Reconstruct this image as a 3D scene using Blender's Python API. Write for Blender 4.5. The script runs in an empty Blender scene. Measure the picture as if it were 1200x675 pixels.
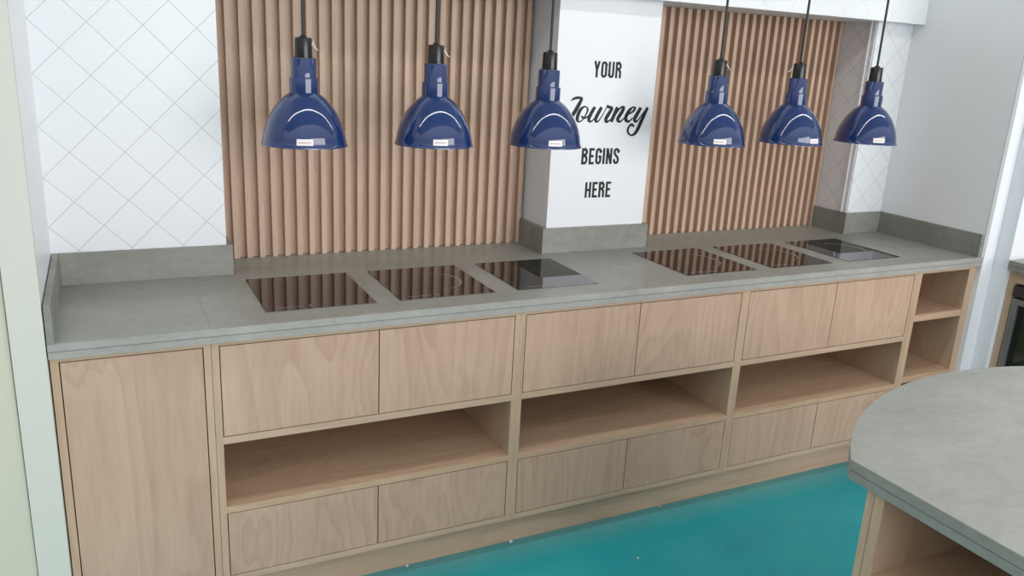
import bpy, bmesh, math, random
from mathutils import Vector, Matrix
random.seed(4)
PI = math.pi
scene = bpy.context.scene
COL = scene.collection

# ------------------------------------------------------------------ helpers
class MB:
    """collects shapes and links them as ONE mesh object"""
    def __init__(self):
        self.bm = bmesh.new()
    def box(self, x0, x1, y0, y1, z0, z1, bevel=0.0, seg=2):
        b = bmesh.new()
        bmesh.ops.create_cube(b, size=1)
        for v in b.verts:
            v.co = Vector(((x0+x1)/2+v.co.x*(x1-x0), (y0+y1)/2+v.co.y*(y1-y0), (z0+z1)/2+v.co.z*(z1-z0)))
        if bevel > 0:
            bmesh.ops.bevel(b, geom=b.edges[:], offset=bevel, segments=seg, affect='EDGES', profile=0.7)
        return self.merge(b)
    def merge(self, b, mat=None):
        if mat is not None:
            bmesh.ops.transform(b, matrix=mat, verts=b.verts)
        me = bpy.data.meshes.new('tmp'); b.to_mesh(me); b.free()
        self.bm.from_mesh(me); bpy.data.meshes.remove(me)
        return self
    def lathe(self, prof, seg=64, cx=0, cy=0, cz=0, closed=False):
        """prof: (r, z) pairs turned about z"""
        b = bmesh.new(); rings = []
        for r, z in prof:
            if r < 1e-6:
                rings.append([b.verts.new((cx, cy, cz+z))])
            else:
                rings.append([b.verts.new((cx+r*math.cos(2*PI*k/seg), cy+r*math.sin(2*PI*k/seg), cz+z)) for k in range(seg)])
        pairs = list(zip(rings[:-1], rings[1:]))
        if closed: pairs.append((rings[-1], rings[0]))
        for A, B in pairs:
            for k in range(seg):
                l = (k+1) % seg
                if len(A) == 1 and len(B) == 1: continue
                if len(A) == 1: b.faces.new((A[0], B[l], B[k]))
                elif len(B) == 1: b.faces.new((A[k], A[l], B[0]))
                else: b.faces.new((A[k], A[l], B[l], B[k]))
        bmesh.ops.recalc_face_normals(b, faces=b.faces)
        return self.merge(b)
    def prism(self, pts, z0, z1, bevel=0.0):
        """polygon (x, y) extruded from z0 to z1"""
        b = bmesh.new()
        lo = [b.verts.new((x, y, z0)) for x, y in pts]; hi = [b.verts.new((x, y, z1)) for x, y in pts]
        n = len(pts)
        b.faces.new(lo[::-1]); top = b.faces.new(hi)
        for k in range(n):
            l = (k+1) % n
            b.faces.new((lo[k], lo[l], hi[l], hi[k]))
        bmesh.ops.recalc_face_normals(b, faces=b.faces)
        if bevel > 0:
            es = [e for e in b.edges if abs(e.verts[0].co.z-e.verts[1].co.z) < 1e-6]
            bmesh.ops.bevel(b, geom=es, offset=bevel, segments=2, affect='EDGES')
        return self.merge(b)
    def tube(self, pts, r, seg=12):
        b = bmesh.new(); rings = []
        P = [Vector(p) for p in pts]
        for i, p in enumerate(P):
            d = (P[min(i+1, len(P)-1)]-P[max(i-1, 0)]).normalized()
            a = d.cross(Vector((0.3, 1, 0.1))).normalized(); c = d.cross(a)
            rr = r[i] if isinstance(r, (list, tuple)) else r
            rings.append([b.verts.new(p+rr*(a*math.cos(2*PI*k/seg)+c*math.sin(2*PI*k/seg))) for k in range(seg)])
        for A, B in zip(rings[:-1], rings[1:]):
            for k in range(seg):
                l = (k+1) % seg
                b.faces.new((A[k], A[l], B[l], B[k]))
        b.faces.new(rings[0][::-1]); b.faces.new(rings[-1])
        bmesh.ops.recalc_face_normals(b, faces=b.faces)
        return self.merge(b)
    def ribbon(self, pts, y, th, smooth=True):
        """variable-width brush stroke in the xz plane, raised th towards -y; pts: (x, z, w)"""
        if smooth and len(pts) > 2:
            q = []
            n = len(pts)
            for i in range(n-1):
                p0, p1, p2, p3 = pts[max(i-1, 0)], pts[i], pts[i+1], pts[min(i+2, n-1)]
                for s in range(8):
                    t = s/8
                    q.append(tuple(0.5*((2*p1[k])+(-p0[k]+p2[k])*t+(2*p0[k]-5*p1[k]+4*p2[k]-p3[k])*t*t+(-p0[k]+3*p1[k]-3*p2[k]+p3[k])*t**3) for k in range(3)))
            q.append(pts[-1]); pts = q
        b = bmesh.new(); L = []
        for i, (x, z, w) in enumerate(pts):
            a = pts[max(i-1, 0)]; c = pts[min(i+1, len(pts)-1)]
            dx, dz = c[0]-a[0], c[1]-a[1]; n = math.hypot(dx, dz) or 1
            nx, nz = -dz/n, dx/n; h = max(w, 0.001)/2
            # mitre for sharp straight strokes
            if not smooth and 0 < i < len(pts)-1:
                d1 = Vector((x-a[0], z-a[1])).normalized(); d2 = Vector((c[0]-x, c[1]-z)).normalized()
                m = Vector((-(d1.y+d2.y), d1.x+d2.x)).normalized()
                k = 1/max(0.45, m.dot(Vector((-d1.y, d1.x))))
                nx, nz, h = m.x, m.y, h*k
            L.append([b.verts.new((x+nx*h, y-th, z+nz*h)), b.verts.new((x-nx*h, y-th, z-nz*h)),
                      b.verts.new((x-nx*h, y, z-nz*h)), b.verts.new((x+nx*h, y, z+nz*h))])
        for A, B in zip(L[:-1], L[1:]):
            for k in range(4):
                l = (k+1) % 4
                b.faces.new((A[k], A[l], B[l], B[k]))
        b.faces.new(L[0][::-1]); b.faces.new(L[-1])
        bmesh.ops.recalc_face_normals(b, faces=b.faces)
        return self.merge(b)
    def build(self, name, mat, parent=None, smooth=False, loc=None):
        me = bpy.data.meshes.new(name)
        self.bm.to_mesh(me); self.bm.free()
        if smooth:
            for p in me.polygons: p.use_smooth = True
            me.set_sharp_from_angle(angle=math.radians(35))
        o = bpy.data.objects.new(name, me); COL.objects.link(o)
        me.materials.append(mat)
        if parent is not None: o.parent = parent
        if loc is not None: o.location = loc
        return o

def tag(o, label, cat, group=None, kind=None):
    o['label'] = label; o['category'] = cat
    if group: o['group'] = group
    if kind: o['kind'] = kind
    return o
def empty(name, loc=(0, 0, 0)):
    o = bpy.data.objects.new(name, None); COL.objects.link(o); o.location = loc
    o.empty_display_size = 0.1
    return o
def struct(o):
    o['kind'] = 'structure'; return o

# ------------------------------------------------------------------ materials
def lin(c):
    return tuple(((v/255)/12.92 if v/255 <= 0.04045 else ((v/255+0.055)/1.055)**2.4) for v in c)+(1,)
def new_mat(name):
    m = bpy.data.materials.new(name); m.use_nodes = True
    nt = m.node_tree; b = nt.nodes['Principled BSDF']
    return m, nt, b
def N(nt, kind, **kw):
    n = nt.nodes.new(kind)
    for k, v in kw.items():
        if k in n.inputs: n.inputs[k].default_value = v
        else: setattr(n, k, v)
    return n
def ramp(nt, stops):
    r = nt.nodes.new('ShaderNodeValToRGB'); e = r.color_ramp.elements
    while len(e) < len(stops): e.new(0.5)
    for i, (p, c) in enumerate(stops):
        e[i].position = p; e[i].color = c
    return r
def mixc(nt, fac, a, b, mode='MIX'):
    m = nt.nodes.new('ShaderNodeMix'); m.data_type = 'RGBA'; m.blend_type = mode
    for s, v in ((0, fac), (6, a), (7, b)):
        if isinstance(v, bpy.types.NodeSocket): nt.links.new(v, m.inputs[s])
        else: m.inputs[s].default_value = v
    return m.outputs[2]
def plain(name, rgb, rough=0.5, spec=0.5, noise=0.03, nscale=30, metal=0.0, coat=0.0, bump=0.0):
    m, nt, b = new_mat(name)
    tc = N(nt, 'ShaderNodeTexCoord')
    nz = N(nt, 'ShaderNodeTexNoise', Scale=nscale, Detail=4)
    nt.links.new(tc.outputs['Object'], nz.inputs['Vector'])
    c = lin(rgb); d = tuple(v*(1-2*noise) for v in c[:3])+(1,)
    nt.links.new(mixc(nt, nz.outputs[0], c, d), b.inputs['Base Color'])
    b.inputs['Roughness'].default_value = rough; b.inputs['Specular IOR Level'].default_value = spec
    b.inputs['Metallic'].default_value = metal; b.inputs['Coat Weight'].default_value = coat
    if bump:
        bp = N(nt, 'ShaderNodeBump', Strength=bump, Distance=0.002)
        nt.links.new(nz.outputs[0], bp.inputs['Height']); nt.links.new(bp.outputs[0], b.inputs['Normal'])
    return m

def wood(name, light, dark, axis='z', rough=0.5, contrast=1.0, knots=True):
    """oak decor board, the grain runs along axis"""
    m, nt, b = new_mat(name); L = nt.links.new
    tc = N(nt, 'ShaderNodeTexCoord'); oi = N(nt, 'ShaderNodeObjectInfo')
    sc = N(nt, 'ShaderNodeVectorMath', operation='SCALE'); L(oi.outputs['Random'], sc.inputs['Scale'])
    sc.inputs[0].default_value = (7.3, 3.1, 5.7)
    ad = N(nt, 'ShaderNodeVectorMath', operation='ADD'); L(tc.outputs['Object'], ad.inputs[0]); L(sc.outputs[0], ad.inputs[1])
    s = {'z': (1, 1, 0.12), 'x': (0.12, 1, 1), 'y': (1, 0.12, 1)}[axis]
    mp = N(nt, 'ShaderNodeMapping'); mp.inputs['Scale'].default_value = s; L(ad.outputs[0], mp.inputs['Vector'])
    s2 = {'z': (1, 1, 0.5), 'x': (0.5, 1, 1), 'y': (1, 0.5, 1)}[axis]
    mk = N(nt, 'ShaderNodeMapping'); mk.inputs['Scale'].default_value = s2; L(ad.outputs[0], mk.inputs['Vector'])
    nd = N(nt, 'ShaderNodeTexNoise', Scale=9, Detail=3); L(mk.outputs[0], nd.inputs['Vector'])
    off = N(nt, 'ShaderNodeVectorMath', operation='MULTIPLY_ADD'); L(nd.outputs['Color'], off.inputs[0]); off.inputs[1].default_value = (0.07,)*3; L(mk.outputs[0], off.inputs[2])
    vo = N(nt, 'ShaderNodeTexVoronoi', Scale=2.6); L(off.outputs[0], vo.inputs['Vector'])
    sw = N(nt, 'ShaderNodeMapRange', interpolation_type='SMOOTHSTEP'); L(vo.outputs['Distance'], sw.inputs[0])
    sw.inputs[1].default_value = 0.0; sw.inputs[2].default_value = 0.55; sw.inputs[3].default_value = 0.28 if knots else 0.0; sw.inputs[4].default_value = 0.0
    # broad figure, distorted so that it forms cathedrals
    n1 = N(nt, 'ShaderNodeTexNoise', Scale=3.2, Detail=3, Distortion=0.4); L(mp.outputs[0], n1.inputs['Vector'])
    mul = N(nt, 'ShaderNodeMath', operation='MULTIPLY'); mul.inputs[1].default_value = 15
    su = N(nt, 'ShaderNodeMath', operation='ADD'); L(n1.outputs[0], su.inputs[0]); L(sw.outputs[0], su.inputs[1]); L(su.outputs[0], mul.inputs[0])
    fr = N(nt, 'ShaderNodeMath', operation='FRACT'); L(mul.outputs[0], fr.inputs[0])
    r1 = ramp(nt, [(0.0, (0.75,)*3+(1,)), (0.55, (0.25,)*3+(1,)), (0.9, (0.1,)*3+(1,)), (1.0, (0.7,)*3+(1,))]); L(fr.outputs[0], r1.inputs[0])
    n2 = N(nt, 'ShaderNodeTexNoise', Scale=75, Detail=6, Roughness=0.6); L(mp.outputs[0], n2.inputs['Vector'])
    n3 = N(nt, 'ShaderNodeTexNoise', Scale=7, Detail=2); L(mp.outputs[0], n3.inputs['Vector'])
    a1 = N(nt, 'ShaderNodeMath', operation='MULTIPLY_ADD'); L(r1.outputs[0], a1.inputs[0]); a1.inputs[1].default_value = 0.24*contrast; a1.inputs[2].default_value = 0
    a2 = N(nt, 'ShaderNodeMath', operation='MULTIPLY_ADD'); L(n2.outputs[0], a2.inputs[0]); a2.inputs[1].default_value = 0.42*contrast; L(a1.outputs[0], a2.inputs[2])
    a3 = N(nt, 'ShaderNodeMath', operation='MULTIPLY_ADD'); L(n3.outputs[0], a3.inputs[0]); a3.inputs[1].default_value = 0.42*contrast; L(a2.outputs[0], a3.inputs[2])
    rr = ramp(nt, [(0.28*contrast, lin(light)), (0.80*contrast, lin(dark))]); L(a3.outputs[0], rr.inputs[0])
    col = rr.outputs[0]
    if knots:
        rk = ramp(nt, [(0.02, (0.42,)*3+(1,)), (0.05, (0.2,)*3+(1,)), (0.12, (0,)*3+(1,))]); L(vo.outputs['Distance'], rk.inputs[0])
        col = mixc(nt, rk.outputs[0], col, lin(tuple(v*0.55 for v in dark)))
    L(col, b.inputs['Base Color'])
    b.inputs['Roughness'].default_value = rough
    bp = N(nt, 'ShaderNodeBump', Strength=0.12, Distance=0.001); L(n2.outputs[0], bp.inputs['Height']); L(bp.outputs[0], b.inputs['Normal'])
    return m

def concrete(name, a, bcol, rough=0.38, veins=0.35):
    m, nt, b = new_mat(name); L = nt.links.new
    tc = N(nt, 'ShaderNodeTexCoord')
    mp = N(nt, 'ShaderNodeMapping'); mp.inputs['Scale'].default_value = (0.75, 1.25, 1.2); L(tc.outputs['Object'], mp.inputs['Vector'])
    n1 = N(nt, 'ShaderNodeTexNoise', Scale=4, Detail=7, Roughness=0.62, Distortion=0.6); L(mp.outputs[0], n1.inputs['Vector'])
    n2 = N(nt, 'ShaderNodeTexNoise', Scale=38, Detail=6, Roughness=0.7); L(mp.outputs[0], n2.inputs['Vector'])
    r1 = ramp(nt, [(0.33, lin(bcol)), (0.68, lin(a))]); L(n1.outputs[0], r1.inputs[0])
    r2 = ramp(nt, [(0.35, (0.86,)*3+(1,)), (0.65, (1.0,)*3+(1,))]); L(n2.outputs[0], r2.inputs[0])
    col = mixc(nt, 1.0, r1.outputs[0], r2.outputs[0], 'MULTIPLY')
    # thin hairline veins
    n3 = N(nt, 'ShaderNodeTexNoise', Scale=1.9, Detail=5, Roughness=0.5, Distortion=0.9); L(mp.outputs[0], n3.inputs['Vector'])
    sb = N(nt, 'ShaderNodeMath', operation='SUBTRACT'); L(n3.outputs[0], sb.inputs[0]); sb.inputs[1].default_value = 0.5
    ab = N(nt, 'ShaderNodeMath', operation='ABSOLUTE'); L(sb.outputs[0], ab.inputs[0])
    r3 = ramp(nt, [(0.0, (veins,)*3+(1,)), (0.006, (0,)*3+(1,))]); L(ab.outputs[0], r3.inputs[0])
    col = mixc(nt, r3.outputs[0], col, lin(tuple(v*0.6 for v in bcol)))
    L(col, b.inputs['Base Color'])
    b.inputs['Roughness'].default_value = rough
    bp = N(nt, 'ShaderNodeBump', Strength=0.06, Distance=0.001); L(n2.outputs[0], bp.inputs['Height']); L(bp.outputs[0], b.inputs['Normal'])
    return m

def tiled(name, base, line, period=0.1475, u0=1.391, v0=-1.396, w=0.0024, axis='x'):
    """white board with a diagonal grid of thin grey joints"""
    m, nt, b = new_mat(name); L = nt.links.new
    tc = N(nt, 'ShaderNodeTexCoord'); sp = N(nt, 'ShaderNodeSeparateXYZ'); L(tc.outputs['Object'], sp.inputs[0])
    src = sp.outputs['X' if axis == 'x' else 'Y']
    outs = []
    for op, o0 in (('ADD', u0), ('SUBTRACT', v0)):
        s = N(nt, 'ShaderNodeMath', operation=op); L(src, s.inputs[0]); L(sp.outputs['Z'], s.inputs[1])
        t = N(nt, 'ShaderNodeMath', operation='SUBTRACT'); L(s.outputs[0], t.inputs[0]); t.inputs[1].default_value = o0
        p = N(nt, 'ShaderNodeMath', operation='PINGPONG'); L(t.outputs[0], p.inputs[0]); p.inputs[1].default_value = period/2
        outs.append(p.outputs[0])
    mn = N(nt, 'ShaderNodeMath', operation='MINIMUM'); L(outs[0], mn.inputs[0]); L(outs[1], mn.inputs[1])
    lt = N(nt, 'ShaderNodeMapRange'); L(mn.outputs[0], lt.inputs[0])
    lt.inputs[1].default_value = w*0.35; lt.inputs[2].default_value = w*0.9; lt.inputs[3].default_value = 1; lt.inputs[4].default_value = 0
    L(mixc(nt, lt.outputs[0], lin(base), lin(line)), b.inputs['Base Color'])
    b.inputs['Roughness'].default_value = 0.32
    bp = N(nt, 'ShaderNodeBump', Strength=0.25, Distance=0.001); bp.invert = True
    L(lt.outputs[0], bp.inputs['Height']); L(bp.outputs[0], b.inputs['Normal'])
    return m

def floor_mat():
    m, nt, b = new_mat('turquoise_floor'); L = nt.links.new
    tc = N(nt, 'ShaderNodeTexCoord')
    n1 = N(nt, 'ShaderNodeTexNoise', Scale=2.2, Detail=6, Roughness=0.6, Distortion=0.4); L(tc.outputs['Object'], n1.inputs['Vector'])
    r1 = ramp(nt, [(0.3, lin((18, 150, 160))), (0.55, lin((26, 158, 167))), (0.78, lin((54, 168, 172)))]); L(n1.outputs[0], r1.inputs[0])
    # plaster dust that has gathered along the plinth
    sp = N(nt, 'ShaderNodeSeparateXYZ'); L(tc.outputs['Object'], sp.inputs[0])
    mr = N(nt, 'ShaderNodeMapRange'); L(sp.outputs['Y'], mr.inputs[0])
    mr.inputs[1].default_value = -0.16; mr.inputs[2].default_value = 0.06; mr.inputs[3].default_value = -0.25; mr.inputs[4].default_value = 0.42
    n2 = N(nt, 'ShaderNodeTexNoise', Scale=5, Detail=7, Roughness=0.7); L(tc.outputs['Object'], n2.inputs['Vector'])
    a = N(nt, 'ShaderNodeMath', operation='MULTIPLY', use_clamp=True); L(n2.outputs[0], a.inputs[0]); L(mr.outputs[0], a.inputs[1])
    col = mixc(nt, a.outputs[0], r1.outputs[0], lin((176, 165, 140)))
    L(col, b.inputs['Base Color'])
    n3 = N(nt, 'ShaderNodeTexNoise', Scale=6, Detail=5); L(tc.outputs['Object'], n3.inputs['Vector'])
    r3 = ramp(nt, [(0.3, (0.3,)*3+(1,)), (0.7, (0.5,)*3+(1,))]); L(n3.outputs[0], r3.inputs[0]); L(r3.outputs[0], b.inputs['Roughness'])
    return m

def emis(name, rgb, s):
    m, nt, b = new_mat(name)
    b.inputs['Base Color'].default_value = lin(rgb)
    b.inputs['Emission Color'].default_value = lin(rgb); b.inputs['Emission Strength'].default_value = s
    return m

WOOD_F = wood('oak_front', (205, 174, 152), (174, 142, 120), 'z')
WOOD_C = wood('oak_carcass', (204, 176, 150), (178, 148, 122), 'z', knots=False)
WOOD_H = wood('oak_shelf', (208, 176, 148), (178, 146, 118), 'x')
WOOD_P = wood('oak_plinth', (206, 178, 154), (176, 148, 124), 'x', knots=False)
WOOD_S = wood('oak_slat', (203, 176, 155), (180, 152, 132), 'z', knots=False)
STONE = concrete('grey_stone_laminate', (158, 158, 151), (140, 140, 133), veins=0.06)
STONE_U = concrete('grey_stone_upstand', (150, 151, 144), (130, 131, 124), rough=0.5, veins=0.3)
STONE_E = concrete('grey_stone_edge', (176, 174, 169), (158, 157, 152), rough=0.4, veins=0.0)
WHITE = plain('white_paint', (230, 233, 238), 0.45, noise=0.01)
WHITE_R = plain('white_side_board', (238, 240, 243), 0.35, noise=0.01)
JAMB = plain('pale_green_white_paint', (212, 212, 203), 0.5, noise=0.015, nscale=4)
CREAM = plain('cream_wall_paint', (208, 206, 188), 0.6, noise=0.02, nscale=5)
GREYEDGE = plain('grey_edge_band', (178, 181, 182), 0.5, noise=0.02)
TILE = tiled('white_diagonal_tile_board', (228, 232, 237), (192, 193, 198))
TILE_B = tiled('white_diagonal_fascia_board', (230, 234, 238), (216, 217, 222), w=0.002)
TILE_Y = tiled('white_diagonal_return_board', (226, 226, 230), (190, 188, 194), axis='y', u0=2.47, v0=-0.3)
FLOOR = floor_mat()
NEUTRALF = plain('pale_grey_floor', (186, 180, 172), 0.5, noise=0.05, nscale=3)  # neutral tone for the unseen floor, set to weaken coloured bounce
BLUE = plain('blue_enamel', (22, 47, 100), 0.06, 0.5, noise=0.04, nscale=8, coat=0.6)
BLUE.node_tree.nodes['Principled BSDF'].inputs['Coat Roughness'].default_value = 0.03
BLACKP = plain('black_plastic', (20, 21, 22), 0.22, 0.5)
CORD = plain('dark_grey_cord', (46, 48, 52), 0.6)
WIRE = plain('white_wire', (225, 222, 214), 0.5)
PAPER = plain('white_sticker', (238, 236, 234), 0.5)
INK_R = plain('faded_red_ink', (190, 140, 140), 0.6)
INK = plain('black_vinyl', (13, 13, 17), 0.6)
GLASS_B = plain('black_ceramic_glass', (9, 9, 10), 0.03, 0.8, noise=0.0)
PRINT = plain('grey_hob_print', (128, 122, 120), 0.35)
DARK = plain('gap_shade', (30, 26, 24), 0.8)  # shade behind the front gaps, painted as a dark colour
STEEL = plain('brushed_grey_metal', (150, 154, 156), 0.35, 0.5, metal=0.7, nscale=60)
BLACKM = plain('black_metal', (26, 27, 28), 0.35)
PURPLE = plain('dark_plum_metal', (62, 50, 54), 0.4)
FGLASS = plain('dark_tinted_glass', (46, 62, 50), 0.05, 0.6, noise=0.25, nscale=9)
CRUMB = plain('plaster_crumb', (226, 220, 205), 0.9)
CEIL = plain('white_ceiling_paint', (232, 232, 230), 0.8, noise=0.01)
TUBE = emis('lit_tube', (255, 253, 248), 17.0)

# ------------------------------------------------------------------ measurements (metres)
H = 0.92; ZB = 0.8778; YC = 0.02; YB = 0.775      # worktop top / underside, front plane of the cabinets, back of the worktop
YW = 0.545; YU = 0.53; ZU = 1.0195                # white wall faces, front of the upstands, upstand top
YR = 0.735; YG = 0.760                            # slat fronts and grooves
ZBK = 1.884; YBK = 0.485                          # bulkhead underside and face
CZ = 2.75                                         # ceiling
XE = 3.56

# ------------------------------------------------------------------ the setting
struct(MB().box(-2.2, 5.6, -2.4, 1.0, -0.05, 0.0).build('floor', FLOOR))
struct(MB().box(-2.2, 5.6, -5.5, -2.4005, -0.05, 0.0).build('floor_unseen_neutral', NEUTRALF))  # unseen grey floor, added to reduce turquoise bounce light
struct(MB().box(-2.2, 5.6, -1.5, 1.0, CZ, CZ+0.06).build('ceiling', CEIL))
struct(MB().box(-0.077, XE+0.08, 0.79, 0.86, 0, CZ).build('wall_back', WHITE))
struct(MB().box(-0.077, -0.003, 0.0, 0.0245, 0, CZ, 0.0015).build('wall_left_jamb', JAMB))
struct(MB().box(-0.077, -0.003, 0.025, 0.79, 0, CZ).build('wall_left', WHITE_R))
struct(MB().box(-2.2, -0.0795, 0.012, 0.2, 0, CZ, 0.003).build('wall_left_outer', CREAM))
struct(MB().box(-0.003, 0.497, YW, 0.79, H, CZ).build('wall_left_tiled', TILE))
pil = struct(MB().box(1.681, 2.131, YW, 0.79, H, CZ, 0.0015).build('wall_pillar', WHITE))
wr = struct(MB().box(3.3085, 3.535, YW, 0.79, H, CZ).build('wall_right_tiled', TILE))
struct(MB().box(3.3035, 3.3083, YW+0.006, 0.765, H, ZBK).build('wall_right_return', TILE_Y))
m = MB().box(3.297, 3.3034, 0.572, 0.582, H+0.1, ZBK, 0.001)
struct(m.build('trim_1', WHITE))
struct(MB().box(-0.003, 3.535, YBK, YW-0.0005, ZBK, CZ, 0.002).build('wall_bulkhead', TILE_B))
m = MB().box(0.497, 1.681, YW, 0.79, ZBK, CZ); m.box(2.131, 3.303, YW, 0.79, ZBK, CZ)
struct(m.build('wall_bulkhead_back', WHITE))
wrr = struct(MB().box(3.5355, XE-0.001, 0.0, 0.79, H+0.0005, CZ, 0.001).build('wall_right', WHITE_R))
struct(MB().box(3.5352, XE-0.0005, -0.0025, -0.0002, H+0.0005, CZ).build('trim_2', GREYEDGE))
struct(MB().box(XE, 3.636, 0.0, 0.79, 0, CZ, 0.002).build('wall_right_post', WHITE))
struct(MB().box(3.637, 5.6, -0.065, 0.1, 0, CZ, 0.002).build('wall_right_outer', WHITE))

# ------------------------------------------------------------------ worktop
def worktop(x0, x1, name, label, group=None):
    r = empty(name, (0, 0, 0))
    m = MB()
    m.box(x0, x1, 0.0012, YB, ZB+0.0205, H, 0.0008)
    m.box(x0, x1, 0.0035, YB, ZB, ZB+0.0195, 0.0008)
    m.box(x0, x1, 0.006, YB-0.01, ZB+0.019, ZB+0.021)
    m.build('top', STONE, r)
    e = MB(); e.box(x0, x1, -0.0002, 0.0011, ZB+0.0212, H-0.0012)
    e.box(x0, x1, 0.0015, 0.0034, ZB+0.0004, ZB+0.0192)
    e.build('edge_band', STONE_E, r)
    tag(r, label, 'worktop', group)
    return r
worktop(0.0, 0.3811, 'worktop', 'short grey stone-effect worktop piece in the left corner over the tall door')
worktop(0.3814, XE, 'worktop', 'long grey stone-effect worktop holding the six black hobs')

# upstands
def upstand(rects, label):
    m = MB()
    for r in rects: m.box(*r, H+0.0003, ZU, 0.0012)
    o = m.build('upstand', STONE_U); tag(o, label, 'upstand'); return o
upstand([(0.0, 0.0165, 0.0, YW-0.001)], 'grey upstand running front to back along the left side wall')
upstand([(0.0168, 0.5150, YU, YW-0.001), (0.4975, 0.5150, YW-0.0008, YB-0.02)], 'grey stone upstand under the white tiled wall at the left end')
upstand([(1.6605, 2.1510, YU, YW-0.001), (1.6605, 1.6800, YW-0.0008, 0.7595), (2.1325, 2.1510, YW-0.0008, 0.7595)], 'grey stone upstand wrapped around the foot of the white pillar')
upstand([(3.2885, 3.5190, YU, YW-0.001), (3.2885, 3.3028, YW-0.0008, 0.7595)], 'short grey upstand under the narrow tiled wall in the right corner')
upstand([(3.5193, 3.5350, 0.001, YW-0.001)], 'grey upstand running front to back along the right side wall')

# ------------------------------------------------------------------ slatted panels
def slat_panel(x0, x1, first, label):
    m = MB()
    m.box(x0, x1, YG, YG+0.016, H+0.0008, ZBK-0.001)
    k = 0
    while first+k*0.0441 < x1-0.004:
        a = first+k*0.0441; b2 = min(a+0.0185, x1)
        if a > x0-0.02:
            m.box(max(a, x0), b2, YR, YG+0.001, H+0.0008, ZBK-0.001, 0.0005, 1)
        k += 1
    o = m.build('slat_panel', WOOD_S)
    tag(o, label, 'wall panel')
slat_panel(0.4978, 1.6803, 0.545-0.0441, 'wide oak slatted wall panel behind the three left pendant lamps')
slat_panel(2.1318, 3.3030, 3.301-0.0185-0.0441*26, 'oak slatted wall panel between white pillar and right corner')

# ------------------------------------------------------------------ lettering on the pillar
JOURNEY = [[(1.7522, 1.504, 0.0018), (1.7646, 1.5126, 0.0067), (1.7808, 1.5166, 0.0079), (1.8026, 1.5158, 0.0061)], [(1.8002, 1.5157, 0.0092), (1.7909, 1.4964, 0.0116), (1.7764, 1.4708, 0.0122), (1.7588, 1.4438, 0.0116), (1.7485, 1.4281, 0.0091), (1.7342, 1.4201, 0.0061), (1.7189, 1.4264, 0.0024)], [(1.8246, 1.4824, 0.0043), (1.812, 1.4839, 0.0049), (1.7964, 1.4718, 0.0105), (1.7871, 1.4513, 0.0117), (1.7857, 1.4357, 0.0105), (1.7941, 1.4275, 0.0049), (1.808, 1.434, 0.0037), (1.8215, 1.4532, 0.0043), (1.8289, 1.4718, 0.0062), (1.8246, 1.4824, 0.0043)], [(1.8033, 1.4492, 0.0056), (1.8113, 1.4425, 0.0068), (1.824, 1.4438, 0.005), (1.8351, 1.452, 0.0031)], [(1.8603, 1.4843, 0.0094), (1.8476, 1.4636, 0.0112), (1.8377, 1.442, 0.0112), (1.8394, 1.4306, 0.0087), (1.8506, 1.4308, 0.0044), (1.8676, 1.4496, 0.0031), (1.8885, 1.4828, 0.0069)], [(1.8901, 1.4837, 0.0101), (1.8784, 1.4626, 0.0113), (1.8678, 1.441, 0.0113), (1.8701, 1.4301, 0.0082), (1.8813, 1.432, 0.0044), (1.8979, 1.4558, 0.0028), (1.9096, 1.4775, 0.0029), (1.9177, 1.4934, 0.0038)], [(1.9171, 1.4919, 0.0051), (1.9192, 1.4854, 0.0076), (1.9303, 1.4844, 0.0083), (1.941, 1.4823, 0.0051)], [(1.9396, 1.4823, 0.0096), (1.9267, 1.462, 0.0115), (1.9139, 1.4402, 0.0115), (1.9178, 1.4286, 0.0083), (1.9312, 1.4346, 0.0038), (1.9358, 1.4404, 0.0029)], [(1.9627, 1.485, 0.0109), (1.9528, 1.4624, 0.0116), (1.9387, 1.4289, 0.0109)], [(1.9415, 1.4362, 0.0032), (1.9598, 1.4625, 0.0039), (1.9769, 1.483, 0.0058), (1.9908, 1.4844, 0.0091), (1.9854, 1.4687, 0.0117), (1.9694, 1.4438, 0.0116), (1.9705, 1.433, 0.0091), (1.9813, 1.4308, 0.0058), (1.9969, 1.4441, 0.0033)], [(1.9969, 1.4441, 0.0033), (2.0166, 1.459, 0.0039), (2.0367, 1.471, 0.0066), (2.0443, 1.4828, 0.0072), (2.0342, 1.4864, 0.0046), (2.0185, 1.4736, 0.0105), (2.006, 1.4516, 0.0118), (2.0065, 1.437, 0.0111), (2.0203, 1.4313, 0.0066), (2.0376, 1.4461, 0.0033)], [(2.0716, 1.4854, 0.0106), (2.0604, 1.467, 0.0119), (2.0476, 1.4433, 0.0119), (2.0498, 1.4331, 0.0093), (2.0604, 1.4347, 0.0053), (2.0779, 1.4555, 0.0033), (2.092, 1.4749, 0.0033)], [(2.104, 1.4871, 0.0087), (2.0932, 1.4646, 0.0114), (2.0803, 1.4349, 0.012), (2.0674, 1.4052, 0.012), (2.0551, 1.3858, 0.01), (2.038, 1.3777, 0.0053), (2.0226, 1.3871, 0.0066), (2.0199, 1.4019, 0.0072), (2.0267, 1.4152, 0.0066), (2.037, 1.4188, 0.0086), (2.0476, 1.4109, 0.004)]]
def arc(cx, cz, rx, rz, a0, a1, n=10):
    return [(cx+rx*math.cos(math.radians(a0+(a1-a0)*k/n)), cz+rz*math.sin(math.radians(a0+(a1-a0)*k/n))) for k in range(n+1)]
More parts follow.
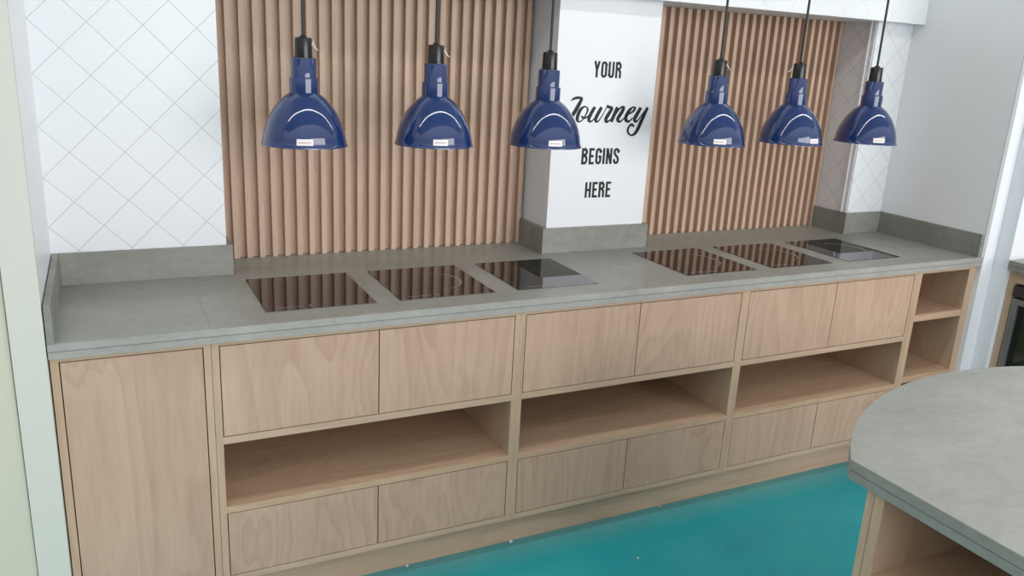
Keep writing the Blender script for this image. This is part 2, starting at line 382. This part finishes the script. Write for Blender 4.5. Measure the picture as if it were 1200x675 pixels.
# condensed capitals: stroke centre lines in a box 1 high, width w, stroke s
S_ = 0.145; W_ = 0.41
def glyph(ch):
    h = S_/2; w = W_; l, r, b, t = h, w-h, h, 1-h
    rx = (w-S_)/2; cx = w/2
    if ch == 'I': return [[(h, 0), (h, 1)]], S_
    if ch == 'H': return [[(l, 0), (l, 1)], [(r, 0), (r, 1)], [(l, .5), (r, .5)]], w
    if ch == 'E': return [[(l, 0), (l, 1)], [(0, t), (w*.86, t)], [(0, b), (w*.86, b)], [(l, .51), (w*.76, .51)]], w*.86
    if ch == 'N': return [[(l, 0), (l, 1)], [(r, 0), (r, 1)], [(l, .97), (r, .03)]], w
    if ch == 'Y': return [[(h*.8, 1), (cx, .46)], [(w-h*.8, 1), (cx, .46)], [(cx, .52), (cx, 0)]], w
    if ch == 'U': return [[(l, 1), (l, .22)]+arc(cx, .22, rx, .22-h, 180, 360)+[(r, 1)]], w
    if ch == 'O': return [[(r, .5), (r, .78)]+arc(cx, .78, rx, .22-h, 0, 180)+arc(cx, .22, rx, .22-h, 180, 360)+[(r, .5)]], w
    if ch == 'G': return [[(r, .70), (r, .78)]+arc(cx, .78, rx, .22-h, 0, 180)+arc(cx, .22, rx, .22-h, 180, 360)+[(r, .50)], [(cx, .47), (w, .47)]], w
    if ch == 'S': return [[(r, .70), (r, .79)]+arc(cx, .79, rx, .21-h, 0, 180)+[(l, .70), (l+.03, .62), (r-.03, .40), (r, .31)]+arc(cx, .21, rx, .21-h, 0, -180)+[(l, .31)]], w
    if ch == 'R': return [[(l, 0), (l, 1)], [(l, t), (cx, t)]+arc(cx, .75, rx, .25-h, 90, -90)+[(l, .5+h)], [(cx+.01, .53), (r-.01, .42), (r, .32), (r, 0)]], w
    if ch == 'B': return [[(l, 0), (l, 1)], [(l, t), (cx, t)]+arc(cx, .765, rx, .235-h, 90, -90)+[(l, .53+h*.0)], [(l, .53), (cx, .53)]+arc(cx, (.53+h)/2, rx, (.53-h)/2, 90, -90)+[(l, b)]], w
def caps(word, x0, x1, z0, z1, label):
    gs = [glyph(c) for c in word]
    gap = 0.085
    tot = sum(g[1] for g in gs)+gap*(len(word)-1)
    hz = z1-z0; sx = (x1-x0)/tot
    m = MB(); x = 0; k = 0
    root = empty('wall_lettering', (x0, YW, z0))
    for st, w in gs:
        m = MB()
        for line in st:
            # thickness follows the smaller of both scales so verticals and bars keep one weight
            m.ribbon([((x+px)*sx, pz*hz, S_*0.5*(sx+hz)) for px, pz in line], -0.0002-0.00006*(k % 5), 0.0008, smooth=False); k += 1
        m.build('letter', INK, root)
        x += w+gap
    tag(root, label, 'lettering')
caps('YOUR', 1.843, 1.966, 1.5935, 1.6535, 'black capitals reading YOUR, topmost word on the white pillar')
caps('BEGINS', 1.817, 1.990, 1.2650, 1.3275, 'black capitals reading BEGINS on the white pillar below the script word')
caps('HERE', 1.844, 1.963, 1.1335, 1.1955, 'black capitals reading HERE, lowest word on the white pillar')
m = MB()
for k, st in enumerate(JOURNEY):
    m.ribbon([(a, b, c*1.28) for a, b, c in st], YW-0.0002-0.00006*k, 0.0008)
tag(m.build('wall_lettering', INK), 'black brush script reading Journey across the white pillar', 'lettering')

# ------------------------------------------------------------------ cabinets
Q0, Q1, Q2, Q3, Q4, Q5, QB = 0.8634, 0.5907, 0.5689, 0.3700, 0.3491, 0.1406, 0.1215
G = 0.0027; TS = 0.0190
def front(x0, x1, z0, z1, name, parent):
    m = MB(); m.box(x0+G, x1-G, YC+0.0004, YC+0.019, z0+G, z1-G, 0.0007)
    return m.build(name, WOOD_F, parent)
def side(m, xa, xb):
    m.box(xa, xb, YC, 0.60, QB, ZB-0.0006, 0.0005)
def drawer_cabinet(xl, a0, a1, am, xr, label):
    r = empty('drawer_cabinet', ((xl+xr)/2, 0.3, 0))
    def P(m, name, mat):
        o = m.build(name, mat, r); o.location = -Vector(r.location); return o
    for p, q in ((xl, a0), (a1, xr)):
        m = MB(); side(m, p, q); P(m, 'side_panel', WOOD_C)
    m = MB()
    m.box(a0+.0001, a1-.0001, YC, 0.585, Q0, ZB-0.0006, 0.0004)
    P(m, 'rail', WOOD_P)
    m = MB(); m.box(a0+.0001, a1-.0001, YC, 0.59, Q2, Q1, 0.0004); P(m, 'rail', WOOD_P)
    m = MB(); m.box(a0+.0001, a1-.0001, YC, 0.59, QB, Q5, 0.0004); P(m, 'rail', WOOD_P)
    m = MB(); m.box(a0+.0001, a1-.0001, YC, 0.59, Q4, Q3, 0.0004); P(m, 'shelf', WOOD_H)
    m = MB(); m.box(a0+.0001, a1-.0001, 0.578, 0.588, Q3+.0002, Q2-.0002); P(m, 'back_panel', WOOD_H)
    for p, q in ((Q1, Q0), (Q5, Q4)):
        m = MB(); m.box(a0+.0002, a1-.0002, YC+0.03, YC+0.034, p+.0002, q-.0002); P(m, 'gap_shade_sheet', DARK)  # dark sheet standing in for the shade seen through the drawer gaps
    for x0, x1, z0, z1 in ((a0, am, Q1, Q0), (am, a1, Q1, Q0), (a0, am, Q5, Q4), (am, a1, Q5, Q4)):
        o = front(x0+(G*.5 if x0 == am else 0), x1-(G*.5 if x1 == am else 0), z0, z1, 'drawer', r) if False else front(x0-(G*.4 if x0 == am else 0), x1+(G*.4 if x1 == am else 0), z0, z1, 'drawer', r)
        o.location = -Vector(r.location)
    tag(r, label, 'cabinet', 'drawer cabinets under the long worktop')
    return r
drawer_cabinet(0.3815, 0.4008, 1.2996, 0.8505, 1.3185, 'oak cabinet of four drawers and open niche, beside the tall oak door')
drawer_cabinet(1.3187, 1.3376, 2.2336, 1.7825, 2.2522, 'oak four-drawer cabinet with open niche, middle one below the pillar')
drawer_cabinet(2.2524, 2.2711, 3.1646, 2.7180, 3.1874, 'oak four-drawer cabinet with open niche, beside the narrow open shelves')

# tall door cabinet at the left end
r = empty('door_cabinet', (0.19, 0.3, 0))
def P(m, name, mat, par=None):
    o = m.build(name, mat, par or r); o.location = -Vector(r.location); return o
for p, q in ((0.0005, 0.0196), (0.3617, 0.3805)):
    m = MB(); side(m, p, q); P(m, 'side_panel', WOOD_C)
m = MB(); m.box(0.0197, 0.3616, YC, 0.59, Q0, ZB-.0006, .0004); P(m, 'rail', WOOD_P)
m = MB(); m.box(0.0197, 0.3616, YC, 0.59, QB, Q5, .0004); P(m, 'rail', WOOD_P)
m = MB(); m.box(0.0198, 0.3615, YC+.03, YC+.034, Q5+.0002, Q0-.0002); P(m, 'gap_shade_sheet', DARK)  # dark sheet painted as the shade around the door
m = MB(); m.box(0.0197+G, 0.3616-G, YC+.0004, YC+.019, Q5+G, Q0-G, .0007); P(m, 'door', WOOD_F)
tag(r, 'oak cabinet with one tall plain door at the left end', 'cabinet')

# narrow open shelves at the right end
r = empty('shelf_cabinet', (3.36, 0.3, 0))
for p, q in ((3.1876, 3.2105), (3.5142, 3.5350)):
    m = MB(); side(m, p, q); P(m, 'side_panel', WOOD_C)
m = MB(); m.box(3.2106, 3.5141, YC, 0.585, Q0, ZB-.0006, .0004); P(m, 'rail', WOOD_P)
m = MB(); m.box(3.2106, 3.5141, YC, 0.59, QB, Q5, .0004); P(m, 'rail', WOOD_P)
for z0, z1 in ((0.6453, 0.6775), (0.362, 0.3949)):
    m = MB(); m.box(3.2106, 3.5141, YC+.002, 0.578, z0+.004, z1, .0006); P(m, 'shelf', WOOD_H)
m = MB(); m.box(3.2106, 3.5141, 0.579, 0.588, Q5+.0002, Q0-.0002); P(m, 'back_panel', WOOD_C)
tag(r, 'narrow open oak shelf cabinet at the right end of the run', 'cabinet')
tag(MB().box(3.5353, XE-.0005, YC+.002, 0.6, 0.0005, ZB-.0006, .0006).build('filler_panel', WOOD_C), 'narrow upright oak filler strip between open shelves and white post', 'panel')
# plinth
tag(MB().box(0.0005, 3.5350, 0.070, 0.088, 0.0005, QB-.0006, .0006).build('plinth', WOOD_P), 'long oak plinth board under the cabinets along the turquoise floor', 'plinth')

# ------------------------------------------------------------------ hobs
HYF, HYB = 0.0995, 0.457
def ring_marks(parent, cx, cy):
    z = 0.0022
    def band(name, f, a0, a1, r0, n=40):
        b = bmesh.new(); V = []
        for k in range(n+1):
            t = k/n; a = math.radians(a0+(a1-a0)*t); w = f(t)
            ring = [b.verts.new((cx+rr*math.cos(a), cy+rr*math.sin(a), zz)) for rr, zz in ((r0+w/2, z), (r0-w/2, z), (r0-w/2, z-.0004), (r0+w/2, z-.0004))]
            V.append(ring)
        for A, B in zip(V[:-1], V[1:]):
            for q in range(4):
                b.faces.new((A[q], A[(q+1) % 4], B[(q+1) % 4], B[q]))
        b.faces.new(V[0][::-1]); b.faces.new(V[-1])
        bmesh.ops.recalc_face_normals(b, faces=b.faces)
        return MB().merge(b).build(name, PRINT, parent)
    band('zone_mark', lambda t: .0012+.0085*math.sin(PI*t)**2.2, -84, 84, 0.104)
def hob(x0, x1, label, mark=True):
    r = empty('induction_hob', ((x0+x1)/2, (HYF+HYB)/2, H))
    w, d = (x1-x0)/2, (HYB-HYF)/2
    m = MB(); m.prism([(-w, -d), (w, -d), (w, d), (-w, d)], 0.0003, 0.0018, 0.0004); m.build('glass_plate', GLASS_B, r)
    if mark: ring_marks(r, 0.0, 0.0)
    m = MB(); m.box(-w+.035, -w+.11, -d+.026, -d+.029, 0.0018, 0.0022); m.box(-w+.128, -w+.136, -d+.023, -d+.031, 0.0018, 0.0022)
    m.build('control_mark', PRINT, r)
    tag(r, label, 'hob', 'black glass hobs set in the worktop')
HX = [(0.5407, 0.8674), (0.9420, 1.2630), (1.3457, 1.6560), (2.0340, 2.3620), (2.4420, 2.7600), (2.8475, 3.1560)]
HL = ['black glass hob nearest the left end of the long worktop', 'black glass hob second from left, reflecting only slats, with pale ring mark',
      'black glass hob in front of the left edge of the white pillar', 'black glass hob just right of the white pillar',
      'black glass hob in the middle of the three right of the pillar', 'black glass hob nearest the right end, reflecting the tiled corner']
for i, ((x0, x1), l) in enumerate(zip(HX, HL)): hob(x0, x1, l, i not in (0, 2))

# ------------------------------------------------------------------ pendant lamps
ZR = 1.378
# outer dome profile, (r, height above the rim), then the tiers
OUT = [(0.1245, 0.0), (0.1222, 0.0035), (0.1195, 0.012), (0.1165, 0.030), (0.1105, 0.052), (0.1020, 0.074), (0.0905, 0.096), (0.0760, 0.116), (0.0600, 0.133), (0.0470, 0.143), (0.0415, 0.147)]
def catmull(P, n=5):
    q = []
    for i in range(len(P)-1):
        p0, p1, p2, p3 = P[max(i-1, 0)], P[i], P[i+1], P[min(i+2, len(P)-1)]
        for s in range(n):
            t = s/n
            q.append(tuple(0.5*((2*p1[k])+(-p0[k]+p2[k])*t+(2*p0[k]-5*p1[k]+4*p2[k]-p3[k])*t*t+(-p0[k]+3*p1[k]-3*p2[k]+p3[k])*t**3) for k in range(2)))
    return q+[P[-1]]
PROF = catmull(OUT)
def radius_at(z):
    for (r0, z0), (r1, z1) in zip(PROF[:-1], PROF[1:]):
        if z0 <= z <= z1: return r0+(r1-r0)*(z-z0)/max(z1-z0, 1e-9)
    return PROF[-1][0]
def make_pendant():
    r = empty('pendant_lamp', (0, 0, 0))
    inner = [(max(a-0.0022, 0.03), b-0.0008) for a, b in PROF[2:]]
    loop = [(0.1245, -0.0015)]+PROF+[(0.0385, 0.147)]+inner[::-1]+[(0.1222, -0.0015)]
    m = MB(); m.lathe(loop, 96, closed=True); m.build('shade', BLUE, r, smooth=True)
    m = MB(); m.lathe([(0.0, 0.1472), (0.0410, 0.1472), (0.0412, 0.150), (0.0412, 0.187), (0.0404, 0.1895), (0.0362, 0.1900), (0.0357, 0.192), (0.0357, 0.2425), (0.0345, 0.2445), (0.0, 0.2445)], 64)
    m.build('neck', BLUE, r, smooth=True)
    m = MB(); m.lathe([(0.0, 0.2447), (0.0262, 0.2447), (0.0262, 0.249), (0.0252, 0.250), (0.0240, 0.296), (0.0228, 0.2995), (0.0120, 0.3010), (0.0080, 0.306), (0.0, 0.306)], 48)
    cap = m.build('lamp_holder', BLACKP, r, smooth=True)
    m = MB(); m.tube([(0, 0, 0.305), (0, 0, 0.8), (0, 0, CZ-ZR-0.028)], 0.0045); m.build('cord', CORD, r, smooth=True)
    m = MB(); m.lathe([(0, CZ-ZR-0.0005), (0.045, CZ-ZR-0.0005), (0.045, CZ-ZR-0.012), (0.038, CZ-ZR-0.022), (0.01, CZ-ZR-0.028), (0, CZ-ZR-0.028)], 32); m.build('ceiling_rose', BLACKP, r, smooth=True)
    return r
def sticker(root, ang):
    """small label that follows the curve of the dome; ang = azimuth (radians)"""
    def patch(name, u0, u1, z0, z1, lift, mat, par):
        b = bmesh.new(); nU, nZ = 8, 4; g = []
        for i in range(nU+1):
            row = []
            for j in range(nZ+1):
                z = z0+(z1-z0)*j/nZ; rr = radius_at(z); a = ang+(u0+(u1-u0)*i/nU)/0.118
                row.append((b.verts.new(((rr+lift)*math.cos(a), (rr+lift)*math.sin(a), z)), b.verts.new(((rr-.0006)*math.cos(a), (rr-.0006)*math.sin(a), z))))
            g.append(row)
        for i in range(nU):
            for j in range(nZ):
                A, B, C, D = g[i][j], g[i+1][j], g[i+1][j+1], g[i][j+1]
                b.faces.new((A[0], B[0], C[0], D[0])); b.faces.new((D[1], C[1], B[1], A[1]))
        for i in range(nU):
            for j, fl in ((0, 0), (nZ, 1)):
                A, B = g[i][j], g[i+1][j]; b.faces.new((A[1], B[1], B[0], A[0]) if not fl else (A[0], B[0], B[1], A[1]))
        for j in range(nZ):
            for i, fl in ((0, 0), (nU, 1)):
                A, B = g[i][j], g[i][j+1]; b.faces.new((A[0], B[0], B[1], A[1]) if not fl else (A[1], B[1], B[0], A[0]))
        return MB().merge(b).build(name, mat, par, smooth=True)
    s = patch('sticker', -0.0225, 0.0225, 0.009, 0.0265, 0.0007, PAPER, root)
    # a faded, unreadable line of print
    for u0, u1 in ((-.017, -.011), (-.0095, -.003), (-.0015, .004), (.0055, .010), (.0115, .016)):
        patch('print', u0, u1, 0.0155, 0.0185, 0.0010, INK_R, s)
def earth_tag(root, ang):
    m = MB(); c, s = math.cos(ang), math.sin(ang)
    m.tube([(.0235*c, .0235*s, .282), (.030*c, .030*s, .280), (.033*c, .033*s, .272), (.039*c, .039*s, .268), (.042*c, .042*s, .266)], [.0024, .0024, .0018, .0016, .0010], 8)
    m.tube([(.0235*c, .0235*s, .281), (.027*c, .027*s, .285), (.029*c, .029*s, .292)], [.0022, .0018, .001], 8)
    m.build('earth_wire', WIRE, root, smooth=True)
def copy_tree(o, parent=None):
    c = o.copy(); COL.objects.link(c); c.parent = parent
    for ch in list(o.children): copy_tree(ch, c)
    return c
PX = [(0.694, 0.255, 1.3778), (1.097, 0.255, 1.3775), (1.494, 0.255, 1.3748), (2.200, 0.255, 1.3800), (2.589, 0.255, 1.3840), (3.007, 0.255, 1.3858)]
PL = ['blue enamel pendant lamp hanging furthest left, before the tiled wall edge', 'blue enamel pendant lamp in front of the middle of the wide slatted panel',
      'blue enamel pendant lamp overlapping the left edge of the white pillar', 'blue enamel pendant lamp hanging just right of the pillar lettering',
      'blue enamel pendant lamp in front of the right end of the slats', 'blue enamel pendant lamp furthest right, before the tiled corner']
STK = [0, 10, 17, 15, 50, 26]      # how far each label is turned to the right of the viewer
WIRE_A = [80, 80, 140, 70, -80, -75]
pend = make_pendant()
allp = [pend]+[copy_tree(pend) for _ in range(5)]
CAM = Vector((0.16347, -2.18247, 1.66527))
for i, (o, p) in enumerate(zip(allp, PX)):
    o.location = p
    tag(o, PL[i], 'pendant lamp', 'blue pendant lamps over the worktop')
    az = math.atan2(CAM.y-p[1], CAM.x-p[0])
    sticker(o, az+math.radians(STK[i])); earth_tag(o, az+math.radians(WIRE_A[i]))

# ------------------------------------------------------------------ island in front
ICX, ICY, IR = 2.10, -1.819, 0.915
IX0, IX1, IYT, IYE = 1.455, 2.745, -1.170, -3.0
def island_outline(inset=0.0):
    a0 = math.atan2(IYT-ICY, IX1-ICX); a1 = math.atan2(IYT-ICY, IX0-ICX)
    pts = [(ICX+(IR-inset)*math.cos(a0+(a1-a0)*k/48), ICY+(IR-inset)*math.sin(a0+(a1-a0)*k/48)) for k in range(49)]
    pts[0] = (IX1-inset, pts[0][1]); pts[-1] = (IX0+inset, pts[-1][1])
    return pts+[(IX0+inset, IYE), (IX1-inset, IYE)]
r = empty('island_worktop', (0, 0, 0))
m = MB(); m.prism(island_outline(0.0008), ZB+.0205, H, 0.0012); m.prism(island_outline(.0022), ZB, ZB+.0195, 0.0010); m.prism(island_outline(.006), ZB+.019, ZB+.021)
m.build('top', STONE, r)
tag(r, 'round-ended grey stone-effect island worktop in the front right corner', 'worktop')
r = empty('island_cabinet', (2.1, -2.1, 0))
m = MB(); m.box(1.467, 2.73, -1.2305, -1.2135, 0.0005, ZB-.0006, .0006); P(m, 'end_panel', WOOD_C)
m = MB(); m.box(1.467, 2.7, -1.2535, -1.2318, 0.0005, ZB-.0006, .0006); P(m, 'side_panel', WOOD_C)
m = MB(); m.box(1.467, 2.7, -2.16, -2.138, 0.0005, ZB-.0006, .0006); P(m, 'side_panel', WOOD_C)
m = MB(); m.box(1.470, 2.68, -2.1378, -1.2537, 0.684, 0.703, .0005); P(m, 'shelf', WOOD_H)
m = MB(); m.box(1.470, 2.68, -2.1378, -1.2537, 0.40, 0.419, .0005); P(m, 'shelf', WOOD_H)
m = MB(); m.box(1.467, 2.68, -2.1378, -1.2537, 0.08, 0.10, .0005); P(m, 'base_board', WOOD_H)
m = MB(); m.box(1.52, 1.54, -2.1378, -1.2537, 0.0005, .0798); P(m, 'plinth_board', WOOD_H)
m = MB(); m.box(2.6803, 2.69, -2.1378, -1.2537, 0.0805, ZB-.0008); P(m, 'back_panel', WOOD_C)
m = MB(); m.box(2.7004, 2.73, -2.96, -1.2318, 0.0005, ZB-.0006, .0006); P(m, 'back_board', WOOD_C)
m = MB(); m.box(1.467, 2.7, -2.96, -2.1602, 0.0005, ZB-.0006, .0006); P(m, 'carcass', WOOD_C)
tag(r, 'oak island cabinet with open shelf under the round-ended worktop', 'cabinet')

# ------------------------------------------------------------------ return counter at the right with the fridge
r = empty('return_worktop', (0, 0, 0))
m = MB(); m.box(3.622, 4.25, -2.0, -0.0755, ZB+.0205, H, .0008); m.box(3.624, 4.25, -2.0, -0.0755, ZB, ZB+.0195, .0008); m.box(3.628, 4.24, -1.99, -0.08, ZB+.019, ZB+.021)
m.build('top', STONE, r)
tag(r, 'grey worktop at far right edge, above the glass-door fridge', 'worktop')
r = empty('return_cabinet', (3.95, -1.0, 0))
m = MB(); m.box(3.662, 4.24, -0.0970, -0.0665, 0.0005, ZB-.0006, .0006); P(m, 'side_panel', WOOD_C)
m = MB(); m.box(3.662, 4.24, -0.80, -0.772, 0.0005, ZB-.0006, .0006); P(m, 'side_panel', WOOD_C)
m = MB(); m.box(3.664, 3.684, -0.7718, -0.0972, 0.822, ZB-.0006, .0005); P(m, 'rail', WOOD_P)
m = MB(); m.box(3.664, 4.24, -1.98, -0.8003, 0.0005, ZB-.0006, .0006); P(m, 'carcass', WOOD_C)
tag(r, 'oak cabinet housing the glass-door fridge at far right', 'cabinet')
r = empty('glass_door_fridge', (3.95, -0.43, 0))
m = MB(); m.box(3.70, 4.22, -0.765, -0.104, 0.0005, 0.815, .004); P(m, 'body', BLACKM)
m = MB(); m.box(3.652, 3.699, -0.768, -0.100, 0.765, 0.812, .003); P(m, 'top_grille', PURPLE)
m = MB()
m.box(3.656, 3.698, -0.131, -0.104, 0.09, 0.757, .003); m.box(3.656, 3.698, -0.765, -0.738, 0.09, 0.757, .003)
m.box(3.656, 3.698, -0.7379, -0.1311, 0.73, 0.757, .003); m.box(3.656, 3.698, -0.7379, -0.1311, 0.09, 0.117, .003)
d = P(m, 'door_frame', STEEL)
m = MB(); 
m.box(3.668, 3.69, -0.7378, -0.716, 0.1172, 0.7298); m.box(3.668, 3.69, -0.153, -0.1312, 0.1172, 0.7298); m.box(3.668, 3.69, -0.7158, -0.1532, 0.708, 0.7298); m.box(3.668, 3.69, -0.7158, -0.1532, 0.1172, 0.139)
P(m, 'gasket', BLACKM, None)
m = MB(); m.box(3.672, 3.684, -0.7156, -0.1534, 0.1392, 0.7078, .001); P(m, 'glass_pane', FGLASS)
tag(r, 'grey-framed glass-door fridge at the far right edge', 'fridge')

# ------------------------------------------------------------------ crumbs on the floor
for (x, y, s, l) in ((1.348, 0.058, .0075, 'pale plaster crumb on the floor under the left end of the middle cabinet'), (0.964, 0.060, .005, 'small pale crumb by the plinth near the lower frame edge'),
                     (1.994, 0.060, .004, 'tiny pale crumb by the plinth under the right half of the middle cabinet'), (1.718, -0.192, .004, 'tiny pale crumb out on the open turquoise floor')):
    b = bmesh.new(); bmesh.ops.create_icosphere(b, subdivisions=2, radius=s)
    for v in b.verts:
        v.co *= 0.8+0.4*random.random(); v.co.z *= 0.8
    zmin = min(v.co.z for v in b.verts)
    o = MB().merge(b).build('crumb', CRUMB, None, smooth=True); o.location = (x, y, 0.0002-zmin)
    tag(o, l, 'crumb', 'plaster crumbs on the floor')

# ------------------------------------------------------------------ lights
def area(name, loc, target, sx, sy, power, col=(1, 1, 1)):
    d = bpy.data.lights.new(name, 'AREA'); d.shape = 'RECTANGLE'; d.size = sx; d.size_y = sy; d.energy = power; d.color = col
    o = bpy.data.objects.new(name, d); COL.objects.link(o); o.location = loc
    o.rotation_euler = (Vector(target)-Vector(loc)).to_track_quat('-Z', 'Y').to_euler()
    return o
# linear ceiling luminaire and shop-front daylight
m = MB(); m.box(-1.0, 4.5, -0.39, -0.33, CZ-0.035, CZ-0.0005, .004)
lum = m.build('ceiling_luminaire', WHITE)
m = MB(); m.box(-0.99, 4.49, -0.382, -0.338, CZ-0.043, CZ-0.0352, .003); m.build('diffuser', TUBE, lum)
tag(lum, 'long slim white linear luminaire under the ceiling above the worktop edge', 'light')
area('shop_window', (3.6, -6.5, 1.9), (1.7, 0.6, 1.1), 6.0, 3.2, 270, (1.0, 0.985, 0.97))


w = bpy.data.worlds.new('shop'); scene.world = w; w.use_nodes = True
nt = w.node_tree; bg = nt.nodes['Background']
bg.inputs[1].default_value = 1.0
tcw = N(nt, 'ShaderNodeTexCoord'); spw = N(nt, 'ShaderNodeSeparateXYZ'); nt.links.new(tcw.outputs['Generated'], spw.inputs[0])
mrw = N(nt, 'ShaderNodeMapRange'); nt.links.new(spw.outputs['Z'], mrw.inputs[0])
mrw.inputs[1].default_value = -0.6; mrw.inputs[2].default_value = 1.0; mrw.inputs[3].default_value = 0.0; mrw.inputs[4].default_value = 1.0
rw = ramp(nt, [(0.0, (0.12, 0.125, 0.125, 1)), (0.36, (0.20, 0.205, 0.21, 1)), (0.55, (0.74, 0.76, 0.78, 1)), (0.75, (1.15, 1.17, 1.2, 1)), (1.0, (1.15, 1.17, 1.2, 1))])
nt.links.new(mrw.outputs[0], rw.inputs[0]); nt.links.new(rw.outputs[0], bg.inputs[0])

# ------------------------------------------------------------------ camera
cd = bpy.data.cameras.new('camera'); cam = bpy.data.objects.new('camera', cd); COL.objects.link(cam)
yaw, pitch, roll, f = 0.4693743, -0.2794506, 0.0534801, 957.69979
fw = Vector((math.sin(yaw)*math.cos(pitch), math.cos(yaw)*math.cos(pitch), math.sin(pitch)))
rt = Vector((math.cos(yaw), -math.sin(yaw), 0)); up = rt.cross(fw)
r2 = rt*math.cos(roll)+up*math.sin(roll); u2 = -rt*math.sin(roll)+up*math.cos(roll)
M = Matrix((r2, u2, -fw)).transposed().to_4x4(); M.translation = CAM
cam.matrix_world = M
cd.sensor_fit = 'HORIZONTAL'; cd.sensor_width = 36; cd.lens = f/1200*36; cd.clip_start = 0.02
scene.camera = cam
vs = scene.view_settings
vs.view_transform = 'Standard'; vs.look = 'None'; vs.gamma = 1; vs.use_curve_mapping = False; vs.exposure = 0.27
